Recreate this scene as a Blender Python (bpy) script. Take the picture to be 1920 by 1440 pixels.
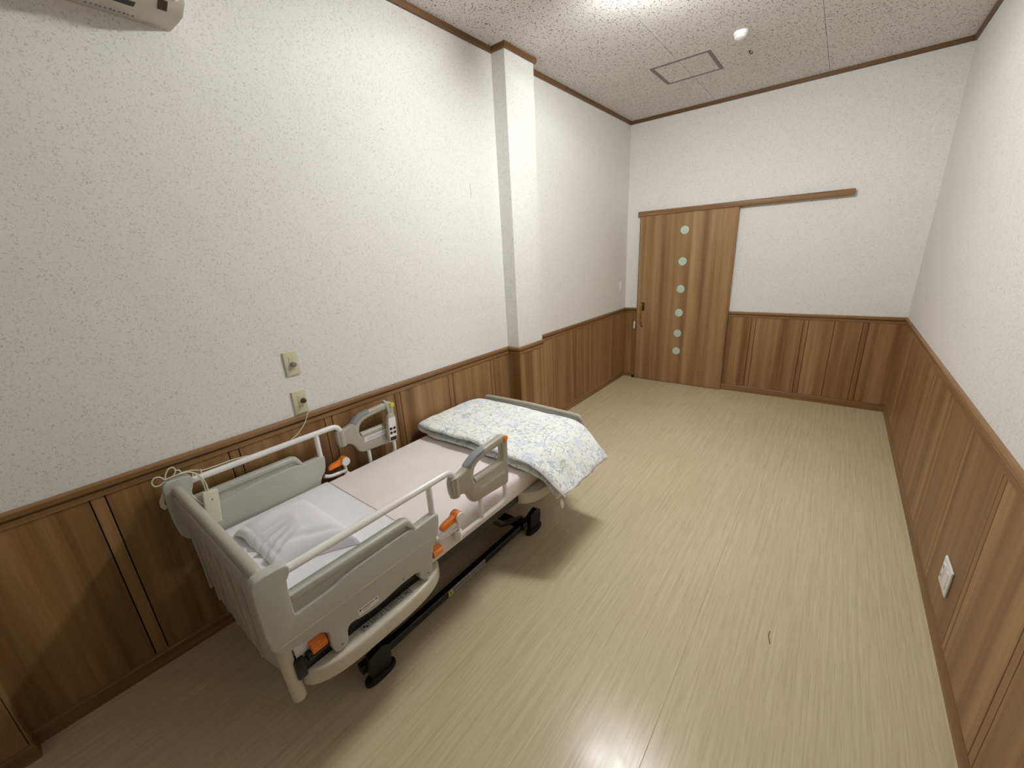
import bpy, bmesh, math, random
from mathutils import Vector, Matrix, noise

# ------------------------------------------------------------------ camera, light, exposure
for o in list(bpy.data.objects): bpy.data.objects.remove(o)
SC = bpy.context.scene
COL = SC.collection
SC.view_settings.view_transform = 'Standard'
SC.view_settings.look = 'None'
SC.view_settings.gamma = 1.0
SC.view_settings.use_curve_mapping = False
SC.view_settings.exposure = 0.0

yaw, pitch, roll = 0.680839836, -0.312727214, -0.0577529430
fwd = Vector((-math.sin(yaw)*math.cos(pitch), math.cos(yaw)*math.cos(pitch), math.sin(pitch)))
right = Vector((math.cos(yaw), math.sin(yaw), 0)); up = right.cross(fwd)
r2 = right*math.cos(roll) + up*math.sin(roll); u2 = -right*math.sin(roll) + up*math.cos(roll)
cam = bpy.data.cameras.new('camera'); camo = bpy.data.objects.new('camera', cam); COL.objects.link(camo)
M = Matrix((r2, u2, -fwd)).transposed().to_4x4(); M.translation = Vector((2.07265, 0.0, 1.62494))
camo.matrix_world = M
cam.sensor_fit = 'HORIZONTAL'; cam.sensor_width = 36; cam.lens = 751.879/1920*36
cam.clip_start = 0.02
SC.camera = camo

LAMP_XY = (1.22, 2.30)
LAMP_POWER = 256.0
world = bpy.data.worlds.new('world'); SC.world = world; world.use_nodes = True
world.node_tree.nodes['Background'].inputs[0].default_value = (0.9, 0.93, 1.0, 1)
world.node_tree.nodes['Background'].inputs[1].default_value = 0.03

W, L, H = 2.61744, 4.93888, 2.955
Y0 = -1.75                       # back wall, behind the camera
RAIL = 0.9                       # top of dado

# ------------------------------------------------------------------ materials
def new_mat(name):
    m = bpy.data.materials.new(name); m.use_nodes = True
    nt = m.node_tree; b = nt.nodes['Principled BSDF']
    return m, nt, b
def srgb(r, g, b):
    f = lambda c: (c/255/12.92) if c <= 10 else ((c/255+0.055)/1.055)**2.4
    return (f(r), f(g), f(b), 1)
def pos_map(nt, scale, rot=(0,0,0), kind='Position'):
    if kind == 'Position':
        g = nt.nodes.new('ShaderNodeNewGeometry'); src = g.outputs['Position']
    else:
        g = nt.nodes.new('ShaderNodeTexCoord'); src = g.outputs['Object']
    mp = nt.nodes.new('ShaderNodeMapping'); mp.inputs['Scale'].default_value = scale; mp.inputs['Rotation'].default_value = rot
    nt.links.new(src, mp.inputs['Vector']); return mp.outputs[0]
def ntex(nt, vec, scale=1, detail=3, rough=0.5, dist=0.0):
    n = nt.nodes.new('ShaderNodeTexNoise'); n.inputs['Scale'].default_value = scale; n.inputs['Detail'].default_value = detail
    n.inputs['Roughness'].default_value = rough; n.inputs['Distortion'].default_value = dist
    nt.links.new(vec, n.inputs['Vector']); return n.outputs['Fac']
def ramp(nt, fac, stops):
    r = nt.nodes.new('ShaderNodeValToRGB')
    el = r.color_ramp.elements
    while len(el) < len(stops): el.new(0.5)
    for e, (p, c) in zip(el, stops): e.position = p; e.color = c
    nt.links.new(fac, r.inputs[0]); return r.outputs[0]
def mix(nt, a, b, fac, blend='MIX'):
    m = nt.nodes.new('ShaderNodeMix'); m.data_type = 'RGBA'; m.blend_type = blend
    for s, v in ((m.inputs[6], a), (m.inputs[7], b), (m.inputs[0], fac)):
        if hasattr(v, 'links') or hasattr(v, 'is_linked'): nt.links.new(v, s)
        else: s.default_value = v
    return m.outputs[2]
def bump(nt, b, h, strength=0.2, dist=0.002):
    n = nt.nodes.new('ShaderNodeBump'); n.inputs['Strength'].default_value = strength; n.inputs['Distance'].default_value = dist
    nt.links.new(h, n.inputs['Height']); nt.links.new(n.outputs[0], b.inputs['Normal'])
G = lambda v: (v, v, v, 1)

def plain(name, col, rough=0.45, metal=0.0, var=0.04, spec=None, scale=14):
    m, nt, b = new_mat(name)
    n = ntex(nt, pos_map(nt, (1, 1, 1)), scale, 3)
    dark = tuple(c*(1-var) for c in col[:3]) + (1,); lite = tuple(min(1, c*(1+var)) for c in col[:3]) + (1,)
    nt.links.new(ramp(nt, n, [(0.3, dark), (0.7, lite)]), b.inputs['Base Color'])
    b.inputs['Roughness'].default_value = rough; b.inputs['Metallic'].default_value = metal
    if spec is not None: b.inputs['Specular IOR Level'].default_value = spec
    return m

def wallpaper():
    m, nt, b = new_mat('wallpaper')
    base = srgb(238, 236, 231)
    v = pos_map(nt, (1, 1, 1))
    a = ntex(nt, v, 150, 1.5, 0.5, 1.3)
    c = ntex(nt, v, 36, 2, 0.5, 0.6)
    marks = ramp(nt, a, [(0.57, G(0)), (0.64, G(1))])
    gate = ramp(nt, c, [(0.34, G(0.3)), (0.55, G(1))])
    f = mix(nt, marks, gate, 1.0, 'MULTIPLY')
    colr = mix(nt, base, srgb(206, 203, 198), f)
    nt.links.new(colr, b.inputs['Base Color'])
    b.inputs['Roughness'].default_value = 0.75; b.inputs['Specular IOR Level'].default_value = 0.25
    bump(nt, b, ntex(nt, v, 260, 3), 0.25, 0.001)
    return m

def wood(name, dark, mid, lite, vertical=True, rough=0.42, contrast=1.0):
    m, nt, b = new_mat(name)
    if vertical: v1 = pos_map(nt, (11, 11, 0.35)); v2 = pos_map(nt, (150, 150, 3.5)); v3 = pos_map(nt, (22, 22, 0.15))
    else: v1 = pos_map(nt, (0.9, 0.9, 40)); v2 = pos_map(nt, (5, 5, 260)); v3 = pos_map(nt, (0.5, 0.5, 22))
    # per-object tone so that neighbouring boards differ
    oi = nt.nodes.new('ShaderNodeObjectInfo')
    add = nt.nodes.new('ShaderNodeVectorMath'); add.operation = 'ADD'
    comb = nt.nodes.new('ShaderNodeCombineXYZ'); mul = nt.nodes.new('ShaderNodeMath'); mul.operation = 'MULTIPLY'; mul.inputs[1].default_value = 40
    nt.links.new(oi.outputs['Random'], mul.inputs[0]); nt.links.new(mul.outputs[0], comb.inputs[2])
    nt.links.new(v1, add.inputs[0]); nt.links.new(comb.outputs[0], add.inputs[1])
    n1 = ntex(nt, add.outputs[0], 1, 3, 0.55, 0.4); n2 = ntex(nt, v2, 1, 4, 0.6); n3 = ntex(nt, v3, 1, 1)
    c = ramp(nt, n1, [(0.30, dark), (0.5, mid), (0.72, lite)])
    fine = ramp(nt, n2, [(0.3, G(0.80)), (0.7, G(1.12))])
    c = mix(nt, c, fine, 0.8*contrast, 'MULTIPLY')
    band = ramp(nt, n3, [(0.42, G(0.86)), (0.58, G(1.08))])
    c = mix(nt, c, band, 0.7, 'MULTIPLY')
    nt.links.new(c, b.inputs['Base Color'])
    b.inputs['Roughness'].default_value = rough; b.inputs['Specular IOR Level'].default_value = 0.35
    bump(nt, b, n2, 0.12, 0.0006)
    return m

def floor_mat():
    m, nt, b = new_mat('vinyl_floor')
    s1 = ntex(nt, pos_map(nt, (70, 1.6, 1)), 1, 3, 0.6)
    s2 = ntex(nt, pos_map(nt, (230, 7, 1)), 1, 3, 0.6)
    s3 = ntex(nt, pos_map(nt, (1.3, 0.9, 1)), 1, 2)
    c = ramp(nt, s1, [(0.28, srgb(200, 184, 150)), (0.5, srgb(212, 196, 161)), (0.74, srgb(220, 205, 172))])
    c = mix(nt, c, ramp(nt, s2, [(0.36, G(0.86)), (0.5, G(1.0)), (0.7, G(1.05))]), 0.75, 'MULTIPLY')
    c = mix(nt, c, ramp(nt, s3, [(0.3, G(0.93)), (0.7, G(1.05))]), 0.6, 'MULTIPLY')
    nt.links.new(c, b.inputs['Base Color'])
    wax = ntex(nt, pos_map(nt, (14, 14, 1)), 1, 3, 0.5)
    rr = ramp(nt, wax, [(0.3, G(0.20)), (0.75, G(0.27))]); nt.links.new(rr, b.inputs['Roughness'])
    b.inputs['Specular IOR Level'].default_value = 0.35
    bump(nt, b, ntex(nt, pos_map(nt, (60, 40, 1)), 1, 2, 0.5), 0.05, 0.0006)
    return m

def ceiling_mat():
    m, nt, b = new_mat('ceiling_board')
    v = pos_map(nt, (1, 1, 1))
    vo = nt.nodes.new('ShaderNodeTexVoronoi'); vo.inputs['Scale'].default_value = 62; vo.inputs['Randomness'].default_value = 1
    dv = nt.nodes.new('ShaderNodeVectorMath'); dv.operation = 'ADD'
    nz = nt.nodes.new('ShaderNodeTexNoise'); nz.inputs['Scale'].default_value = 30
    sc = nt.nodes.new('ShaderNodeVectorMath'); sc.operation = 'SCALE'; sc.inputs['Scale'].default_value = 0.03
    nt.links.new(v, nz.inputs['Vector']); nt.links.new(nz.outputs['Color'], sc.inputs[0]); nt.links.new(v, dv.inputs[0]); nt.links.new(sc.outputs[0], dv.inputs[1])
    nt.links.new(dv.outputs[0], vo.inputs['Vector'])
    holes = ramp(nt, vo.outputs['Distance'], [(0.17, G(1)), (0.30, G(0))])
    small = ramp(nt, ntex(nt, v, 170, 2, 0.5, 1.0), [(0.60, G(0)), (0.66, G(0.6))])
    f = mix(nt, holes, small, 1.0, 'ADD')
    c = mix(nt, srgb(232, 227, 222), srgb(104, 97, 90), f)
    nt.links.new(c, b.inputs['Base Color']); b.inputs['Roughness'].default_value = 0.9; b.inputs['Specular IOR Level'].default_value = 0.1
    inv = nt.nodes.new('ShaderNodeInvert'); nt.links.new(f, inv.inputs['Color'])
    bump(nt, b, inv.outputs[0], 0.5, 0.002)
    return m

def fabric(name, col, rough=0.9, scale=400, st=0.12, var=0.03):
    m, nt, b = new_mat(name)
    v = pos_map(nt, (1, 1, 1))
    n = ntex(nt, v, 6, 2)
    dark = tuple(c*(1-var) for c in col[:3]) + (1,); lite = tuple(min(1, c*(1+var)) for c in col[:3]) + (1,)
    nt.links.new(ramp(nt, n, [(0.3, dark), (0.7, lite)]), b.inputs['Base Color'])
    b.inputs['Roughness'].default_value = rough; b.inputs['Specular IOR Level'].default_value = 0.15
    b.inputs['Sheen Weight'].default_value = 0.15
    bump(nt, b, ntex(nt, v, scale, 2), st, 0.0008)
    return m

def duvet_mat():
    m, nt, b = new_mat('leaf_print_duvet')
    base = srgb(251, 251, 246)
    def leaves(scale, seed, th, w, stretch=(1, 1, 1), rot=(0, 0, 0), gate=0.5):
        v = pos_map(nt, stretch, rot)
        off = nt.nodes.new('ShaderNodeVectorMath'); off.operation = 'ADD'; off.inputs[1].default_value = (seed, seed*1.7, seed*0.3)
        nt.links.new(v, off.inputs[0])
        n = ntex(nt, off.outputs[0], scale, 0.5, 0.5, 1.1)
        g = ramp(nt, ntex(nt, off.outputs[0], scale*1.15, 0, 0.5, 0.3), [(gate, G(0)), (gate+0.06, G(1))])
        return mix(nt, ramp(nt, n, [(th-w, G(0)), (th, G(1)), (th+w, G(0))]), g, 1.0, 'MULTIPLY')
    f1 = leaves(14, 3.1, 0.52, 0.036, (1.0, 1.8, 1), (0, 0, 0.5), 0.40)
    f2 = leaves(13, 9.7, 0.50, 0.034, (1.8, 1.0, 1), (0, 0, -0.4), 0.40)
    f3 = leaves(16, 17.3, 0.51, 0.034, (1.6, 1.0, 1), (0, 0, 0.9), 0.42)
    p1 = ramp(nt, ntex(nt, pos_map(nt, (1, 1, 1)), 11, 2), [(0.50, G(0)), (0.66, G(0.7))])
    p2 = ramp(nt, ntex(nt, pos_map(nt, (1, 1, 1), (0.3, 0, 1)), 9, 2), [(0.5, G(0)), (0.66, G(0.7))])
    c = mix(nt, base, srgb(222, 231, 243), p1)
    c = mix(nt, c, srgb(246, 248, 236), p2)
    c = mix(nt, c, srgb(158, 174, 202), mix(nt, G(0), f1, 0.8))
    c = mix(nt, c, srgb(160, 172, 168), mix(nt, G(0), f2, 0.75))
    c = mix(nt, c, srgb(196, 192, 218), mix(nt, G(0), f3, 0.6))
    nt.links.new(c, b.inputs['Base Color']); b.inputs['Roughness'].default_value = 0.85; b.inputs['Specular IOR Level'].default_value = 0.15
    b.inputs['Sheen Weight'].default_value = 0.1
    bump(nt, b, ntex(nt, pos_map(nt, (1, 1, 1)), 34, 4, 0.6, 0.5), 0.45, 0.008)
    return m

MT = {
 'wallpaper': wallpaper(),
 'board': wood('walnut_board', srgb(126, 91, 54), srgb(151, 114, 73), srgb(174, 138, 94)),
 'door': wood('walnut_door', srgb(136, 100, 62), srgb(160, 124, 83), srgb(180, 145, 102), contrast=0.9),
 'crown': wood('dark_walnut_trim', srgb(98, 68, 40), srgb(116, 83, 51), srgb(128, 95, 61), vertical=False),
 'trim': wood('walnut_trim', srgb(124, 90, 54), srgb(146, 110, 71), srgb(162, 126, 86), vertical=False),
 'backing': plain('dark_joint', srgb(26, 15, 7), 0.9),
 'floor': floor_mat(),
 'ceiling': ceiling_mat(),
 'ceil_gap': plain('ceiling_joint', srgb(80, 74, 68), 0.9),
 'alu': plain('grey_aluminium', srgb(124, 120, 114), 0.5, 0.2),
 'plastic_grey': plain('grey_green_plastic', srgb(190, 190, 178), 0.38, 0, 0.02),
 'plastic_beige': plain('champagne_plastic', srgb(208, 202, 182), 0.32, 0, 0.02),
 'tube': plain('white_painted_steel', srgb(240, 238, 231), 0.25, 0, 0.02),
 'handle': plain('taupe_plastic', srgb(178, 173, 154), 0.35, 0, 0.02),
 'grip': plain('blue_grey_grip', srgb(142, 147, 147), 0.5, 0, 0.02),
 'orange': plain('orange_plastic', srgb(244, 134, 42), 0.35, 0, 0.03),
 'yellow': plain('yellow_plastic', srgb(216, 214, 70), 0.4, 0, 0.03),
 'black': plain('black_painted_steel', srgb(13, 13, 15), 0.38, 0, 0.05),
 'rubber': plain('black_rubber', srgb(16, 16, 18), 0.6, 0, 0.05),
 'cream': plain('cream_plastic', srgb(224, 220, 194), 0.45, 0, 0.02),
 'plate': plain('ivory_plate', srgb(214, 208, 176), 0.4, 0, 0.02),
 'plate_dark': plain('grey_knob', srgb(130, 128, 120), 0.4),
 'brown': plain('dark_brown_plug', srgb(70, 62, 52), 0.4),
 'plug_dark': plain('dark_bronze', srgb(74, 62, 48), 0.35, 0.5),
 'white': plain('white_plastic', srgb(242, 240, 235), 0.4, 0, 0.02),
 'ac': plain('aged_ivory_plastic', srgb(196, 190, 172), 0.45, 0, 0.02),
 'sticker': plain('white_sticker', srgb(232, 228, 224), 0.5, 0, 0.03),
 'clear_sticker': plain('grey_sticker', srgb(182, 178, 162), 0.45, 0, 0.03),
 'dark_sticker': plain('dark_sticker', srgb(112, 110, 106), 0.45, 0, 0.03),
 'ink': plain('black_ink', srgb(34, 34, 34), 0.6),
 'ink_soft': plain('grey_ink', srgb(150, 150, 152), 0.6),
 'blue_ink': plain('blue_ink', srgb(128, 138, 168), 0.6),
 'pink_sheet': fabric('pale_pink_sheet', srgb(240, 230, 226)),
 'white_sheet': fabric('white_sheet', srgb(240, 237, 240)),
 'pillow': fabric('white_pillowcase', srgb(238, 234, 239)),
 'duvet': duvet_mat(),
 'duvet_under': fabric('pale_pink_lining', srgb(222, 208, 220), var=0.08),
 'seam_thread': plain('taupe_thread', srgb(150, 134, 128), 0.8),
 'brass': plain('brass', srgb(176, 132, 46), 0.3, 0.6),
 'steel': plain('brushed_steel', srgb(150, 146, 138), 0.35, 0.8),
 'jade': None, 'lamp': None,
}
m, nt, b = new_mat('frosted_green_glass'); b.inputs['Roughness'].default_value = 0.35
v = pos_map(nt, (1, 1, 1)); nt.links.new(ramp(nt, ntex(nt, v, 60, 3), [(0.3, srgb(188, 206, 186)), (0.7, srgb(204, 220, 202))]), b.inputs['Base Color'])
MT['jade'] = m
m, nt, b = new_mat('lamp_diffuser'); b.inputs['Base Color'].default_value = (0.9, 0.9, 0.9, 1)
b.inputs['Emission Color'].default_value = (0.965, 1.0, 1.015, 1); b.inputs['Emission Strength'].default_value = LAMP_POWER
MT['lamp'] = m

# ------------------------------------------------------------------ mesh helpers
def link(name, bm, mat, parent=None, smooth=35):
    bmesh.ops.recalc_face_normals(bm, faces=bm.faces)
    me = bpy.data.meshes.new(name); bm.to_mesh(me); bm.free()
    me.materials.append(MT[mat] if isinstance(mat, str) else mat)
    for p in me.polygons: p.use_smooth = smooth > 0
    if smooth > 0: me.set_sharp_from_angle(angle=math.radians(smooth))
    o = bpy.data.objects.new(name, me); COL.objects.link(o)
    if parent is not None:
        o.parent = parent; o.matrix_parent_inverse = parent.matrix_world.inverted()
    return o
def empty(name, loc, label, cat, group=None):
    o = bpy.data.objects.new(name, None); o.location = loc; COL.objects.link(o)
    o.matrix_world = Matrix.Translation(Vector(loc))
    o['label'] = label; o['category'] = cat
    if group: o['group'] = group
    return o
def tag(o, label=None, cat=None, group=None, kind=None):
    if label: o['label'] = label
    if cat: o['category'] = cat
    if group: o['group'] = group
    if kind: o['kind'] = kind
    return o
def lab(o, label): o['label'] = label; return o
def bevel(bm, w, seg=2, ang=30):
    if w <= 0: return bm
    es = [e for e in bm.edges if len(e.link_faces) == 2 and e.calc_face_angle(0) > math.radians(ang)]
    if es: bmesh.ops.bevel(bm, geom=es, offset=w, segments=seg, profile=0.5, affect='EDGES', clamp_overlap=True)
    return bm
def box(x0, x1, y0, y1, z0, z1, bv=0, seg=2, bm=None):
    b2 = bmesh.new()
    bmesh.ops.create_cube(b2, size=1)
    for v in b2.verts:
        v.co = Vector(((x0+x1)/2 + v.co.x*(x1-x0), (y0+y1)/2 + v.co.y*(y1-y0), (z0+z1)/2 + v.co.z*(z1-z0)))
    bevel(b2, bv, seg)
    return join(bm, b2)
def join(a, b2):
    if a is None: return b2
    me = bpy.data.meshes.new('tmp'); b2.to_mesh(me); b2.free(); a.from_mesh(me); bpy.data.meshes.remove(me); return a
def xform(bm, mtx):
    bmesh.ops.transform(bm, matrix=mtx, verts=bm.verts); return bm
def chaikin(pts, n=2):
    for _ in range(n):
        q = []
        for i in range(len(pts)):
            a, b = pts[i], pts[(i+1) % len(pts)]
            q.append((a[0]*.75+b[0]*.25, a[1]*.75+b[1]*.25)); q.append((a[0]*.25+b[0]*.75, a[1]*.25+b[1]*.75))
        pts = q
    return pts
def place(axis, u, v, w):
    # outline (u,v) extruded along axis at w
    if axis == 'x': return Vector((w, u, v))
    if axis == 'y': return Vector((u, w, v))
    return Vector((u, v, w))
def prism(outline, axis, w0, w1, bv=0, seg=2, holes=(), bm=None):
    b2 = bmesh.new(); edges = []
    for loop in [outline] + list(holes):
        vs = [b2.verts.new(place(axis, p[0], p[1], w0)) for p in loop]
        edges += [b2.edges.new((vs[i], vs[(i+1) % len(vs)])) for i in range(len(vs))]
    bmesh.ops.triangle_fill(b2, use_beauty=True, use_dissolve=False, edges=edges)
    bmesh.ops.dissolve_limit(b2, angle_limit=0.01, verts=b2.verts, edges=[e for e in b2.edges if len(e.link_faces) == 2], use_dissolve_boundaries=False)
    r = bmesh.ops.extrude_face_region(b2, geom=b2.faces[:])
    d = place(axis, 0, 0, w1) - place(axis, 0, 0, w0)
    bmesh.ops.translate(b2, vec=d, verts=[g for g in r['geom'] if isinstance(g, bmesh.types.BMVert)])
    if bv > 0:
        w0v = min(w0, w1); w1v = max(w0, w1); ai = 'xyz'.index(axis)
        es = [e for e in b2.edges if len(e.link_faces) == 2 and e.calc_face_angle(0) > math.radians(60)
              and abs(e.verts[0].co[ai]-e.verts[1].co[ai]) < 1e-6]
        bmesh.ops.bevel(b2, geom=es, offset=bv, segments=seg, profile=0.5, affect='EDGES', clamp_overlap=True)
    return join(bm, b2)
def smooth_path(pts, r=0.03, n=6):
    pts = [Vector(p) for p in pts]; out = [pts[0]]
    for i in range(1, len(pts)-1):
        a, b, c = pts[i-1], pts[i], pts[i+1]
        d1 = (a-b); d2 = (c-b); rr = min(r, d1.length*0.48, d2.length*0.48)
        p0 = b + d1.normalized()*rr; p2 = b + d2.normalized()*rr
        for k in range(n+1):
            t = k/n; out.append(p0*(1-t)**2 + b*2*t*(1-t) + p2*t*t)
    out.append(pts[-1]); return out
def tube(pts, r, seg=12, fil=0.03, n=6, bm=None, caps=True, rads=None):
    P = smooth_path(pts, fil, n) if fil > 0 else [Vector(p) for p in pts]
    b2 = bmesh.new(); rings = []
    t = (P[1]-P[0]).normalized(); a = t.orthogonal().normalized()
    for i, p in enumerate(P):
        t2 = ((P[i+1]-p) if i == 0 else (p-P[i-1]) if i == len(P)-1 else (P[i+1]-P[i-1])).normalized()
        a = (a - t2*a.dot(t2)).normalized(); c = t2.cross(a)
        rr = rads[i] if rads else r
        rings.append([b2.verts.new(p + (a*math.cos(2*math.pi*k/seg) + c*math.sin(2*math.pi*k/seg))*rr) for k in range(seg)])
    for i in range(len(rings)-1):
        for k in range(seg): b2.faces.new((rings[i][k], rings[i][(k+1) % seg], rings[i+1][(k+1) % seg], rings[i+1][k]))
    if caps: b2.faces.new(rings[0][::-1]); b2.faces.new(rings[-1])
    return join(bm, b2)
def lathe(prof, origin, axis='z', seg=32, bm=None, flip=1):
    # prof: list of (radius, height)
    b2 = bmesh.new(); rings = []
    for r, h in prof:
        ring = []
        for k in range(seg):
            a = 2*math.pi*k/seg; u, v = r*math.cos(a), r*math.sin(a); h2 = h*flip
            co = {'z': (u, v, h2), 'x': (h2, u, v), 'y': (u, h2, v)}[axis]
            ring.append(b2.verts.new(Vector(origin)+Vector(co)))
        rings.append(ring)
    for i in range(len(rings)-1):
        for k in range(seg): b2.faces.new((rings[i][k], rings[i][(k+1) % seg], rings[i+1][(k+1) % seg], rings[i+1][k]))
    b2.faces.new(rings[0]); b2.faces.new(rings[-1])
    bmesh.ops.remove_doubles(b2, verts=b2.verts, dist=1e-5)
    return join(bm, b2)
def sweep(path, prof, bm=None):
    # path in plan; profile (d to the right of travel, z)
    P = [Vector((p[0], p[1])) for p in path]; n = len(P); b2 = bmesh.new(); rings = []
    for i in range(n):
        def nr(a, b):
            d = (b-a).normalized(); return Vector((d.y, -d.x))
        if i == 0: o = nr(P[0], P[1])
        elif i == n-1: o = nr(P[-2], P[-1])
        else:
            n1, n2 = nr(P[i-1], P[i]), nr(P[i], P[i+1]); o = n1+n2; o = o/(o.dot(n1))
        rings.append([b2.verts.new((P[i].x+o.x*d, P[i].y+o.y*d, z)) for d, z in prof])
    m_ = len(prof)
    for i in range(n-1):
        for k in range(m_): b2.faces.new((rings[i][k], rings[i][(k+1) % m_], rings[i+1][(k+1) % m_], rings[i+1][k]))
    b2.faces.new(rings[0]); b2.faces.new(rings[-1][::-1])
    return join(bm, b2)

# ------------------------------------------------------------------ room shell
T = 0.1
CY0, CY1, CX = 2.535, 2.872, 0.115          # pilaster on the left wall
NY0, NY1, NX = -0.80, -0.352, 0.066         # pilaster nearer than the bed

floor = tag(link('floor', box(-T, W+T, Y0-T, L+T, -0.1, 0), 'floor', smooth=0), kind='structure')
for xs in (0.0, 1.8):
    if xs > 0: link('seam', box(xs-0.0008, xs+0.0008, Y0, L-0.015, -0.001, 0.0003), plain('seam_line', srgb(150, 134, 106), 0.6), floor, 0)
lab(link('scratch', tube([(2.070, 1.687, 0.0006), (2.068, 1.66, 0.0008), (2.079, 1.62, 0.0006)], 0.0016, 6, 0.01), 'brown', floor), 'small dark scuff')

ceiling = tag(link('ceiling', box(-T, W+T, Y0-T, L+T, H+0.003, H+0.12), 'ceil_gap', smooth=0), kind='structure')
colx = [(0.0, 0.873), (0.873, 1.763), (1.763, W)]
for ci, (xa, xb) in enumerate(colx):
    ys = [2.62-1.81*2-0.9*0, 2.62-1.81, 2.62, 4.43] if ci != 1 else [3.48-1.81*3, 3.48-1.81*2, 3.48-1.81, 3.48]
    ys = [Y0]+[y for y in ys if y > Y0+0.2]+[L]
    for ya, yb in zip(ys[:-1], ys[1:]):
        if ci in (0, 1) and ya < 3.7 and yb > 4.14:      # board with the hatch cut out
            hx0, hx1, hy0, hy1 = 0.655, 1.105, 3.70, 4.145
            bmb = None
            for (a0, a1, b0, b1) in ([(xa, min(hx0, xb), ya, yb), (hx0, xb, ya, hy0), (hx0, xb, hy1, yb)] if ci == 0 else [(hx1, xb, ya, yb), (xa, hx1, ya, hy0), (xa, hx1, hy1, yb)]):
                bmb = box(a0+(0.0013 if a0 == xa else 0), a1-(0.0013 if a1 == xb else 0), b0+0.0008 if b0 == ya else b0, b1-0.0008 if b1 == yb else b1, H, H+0.003, bm=bmb)
            link('panel', bmb, 'ceiling', ceiling, 0)
        else:
            link('panel', box(xa+0.0013, xb-0.0013, ya+0.0009, yb-0.0009, H, H+0.003), 'ceiling', ceiling, 0)

wl = box(-T, 0, Y0-T, L+T, 0, H)
wall_left = tag(link('wall_left', wl, 'wallpaper', smooth=0), kind='structure')
link('pilaster', box(-0.01, CX, CY0, CY1, 0, H), 'wallpaper', wall_left, 0)
link('pilaster', box(-0.01, NX, NY0, NY1, 0, H), 'wallpaper', wall_left, 0)
wall_far = tag(link('wall_far', box(-0.001, W+0.001, L, L+T, 0, H), 'wallpaper', smooth=0), kind='structure')
wall_right = tag(link('wall_right', box(W, W+T, Y0-T, L+T, 0, H), 'wallpaper', smooth=0), kind='structure')
wall_back = tag(link('wall_back', box(-0.001, W+0.001, Y0-T, Y0, 0, H), 'wallpaper', smooth=0), kind='structure')
lab(link('tear', box(-0.001, 0.0006, 2.228, 2.2305, 2.02, 2.098), 'plate_dark', wall_left, 0), 'short vertical scratch in the wallpaper')

# wainscot: backing plus boards .41 and strips .04, joints recessed
BT = 0.0075
def boards(parent, a0, a1, side, fixed, seams, z0=0.06, z1=0.85):
    """side: +x, -x, -y, +y = direction the boards face; along the other axis from a0 to a1"""
    def bx(u0, u1, d0, d1, zz0, zz1, bv=0):
        if side == '+x': return box(fixed+d0, fixed+d1, u0, u1, zz0, zz1, bv, 1)
        if side == '-x': return box(fixed-d1, fixed-d0, u0, u1, zz0, zz1, bv, 1)
        if side == '-y': return box(u0, u1, fixed-d1, fixed-d0, zz0, zz1, bv, 1)
        return box(u0, u1, fixed+d0, fixed+d1, zz0, zz1, bv, 1)
    link('backing', bx(a0, a1, 0, 0.0015, z0, z1), 'backing', parent, 0)
    cuts = [a0]+[s for s in sorted(seams) if a0+0.02 < s < a1-0.02]+[a1]
    for u0, u1 in zip(cuts[:-1], cuts[1:]):
        link('board', bx(u0+(0.0021 if u0 != a0 else 0), u1-(0.0021 if u1 != a1 else 0), 0.0015, BT, z0, z1, 0.001), 'board', parent, 0)
def seamlist(start, step, n0, n1, strip=0.042):
    s = []
    for k in range(n0, n1): s += [start+k*step, start+k*step+strip]
    return s
sl = seamlist(0.016, 0.4545, -4, 12)
boards(wall_left, NY1, CY0, '+x', 0, sl)
boards(wall_left, CY1, L, '+x', 0, sl)
boards(wall_left, Y0, NY0, '+x', 0, sl)
boards(wall_left, 0, CX+0.006, '-y', CY0, [])
boards(wall_left, CY0, CY1, '+x', CX, [CY0+0.16, CY0+0.29])
boards(wall_left, 0, CX+0.006, '+y', CY1, [])
boards(wall_left, NY0, NY1, '+x', NX, [])
boards(wall_left, 0, NX+0.006, '+y', NY1, [])
boards(wall_left, 0, NX+0.006, '-y', NY0, [])
boards(wall_right, Y0, L, '-x', W, seamlist(1.468-0.042, 0.4545, -8, 8))
boards(wall_far, 0.006, 0.172, '-y', L, [])
boards(wall_far, 1.10, W-0.006, '-y', L, [1.42, 1.462, 1.875, 1.917, 2.12, 2.330, 2.372])
boards(wall_back, 0.006, W-0.006, '+y', Y0, seamlist(0.2, 0.4545, 0, 6))

DADO = [(0, .842), (.0120, .842), (.0130, .846), (.0130, .863), (.0025, .864), (.0025, .8715), (.0145, .873), (.0165, .88), (.0165, .892), (.012, .9), (0, .9)]
BASE = [(0, 0), (.0125, 0), (.0125, .060), (.009, .066), (.009, .073), (0, .073)]
CROWN = [(0, 2.922), (.014, 2.922), (.018, 2.93), (.018, 2.9548), (0, 2.9548)]
LP = [(0, Y0), (0, NY0), (NX, NY0), (NX, NY1), (0, NY1), (0, CY0), (CX, CY0), (CX, CY1), (0, CY1), (0, L)]
def st(o): o['kind'] = 'structure'; return o
st(link('trim_1', sweep(LP, DADO), 'trim', smooth=20)); st(link('trim_2', sweep(LP, CROWN), 'crown', smooth=20)); st(link('baseboard_left', sweep(LP, BASE), 'trim', smooth=20))
st(link('trim_3', sweep([(0, L), (0.169, L)], DADO), 'trim', smooth=20)); st(link('trim_4', sweep([(1.12, L), (W, L)], DADO), 'trim', smooth=20))
bmf = sweep([(0, L), (0.169, L)], BASE); sweep([(1.12, L), (W, L)], BASE, bmf); st(link('baseboard_far', bmf, 'trim', smooth=20))
st(link('trim_5', sweep([(0, L), (W, L)], CROWN), 'crown', smooth=20))
RP = [(W, L), (W, Y0)]
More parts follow.
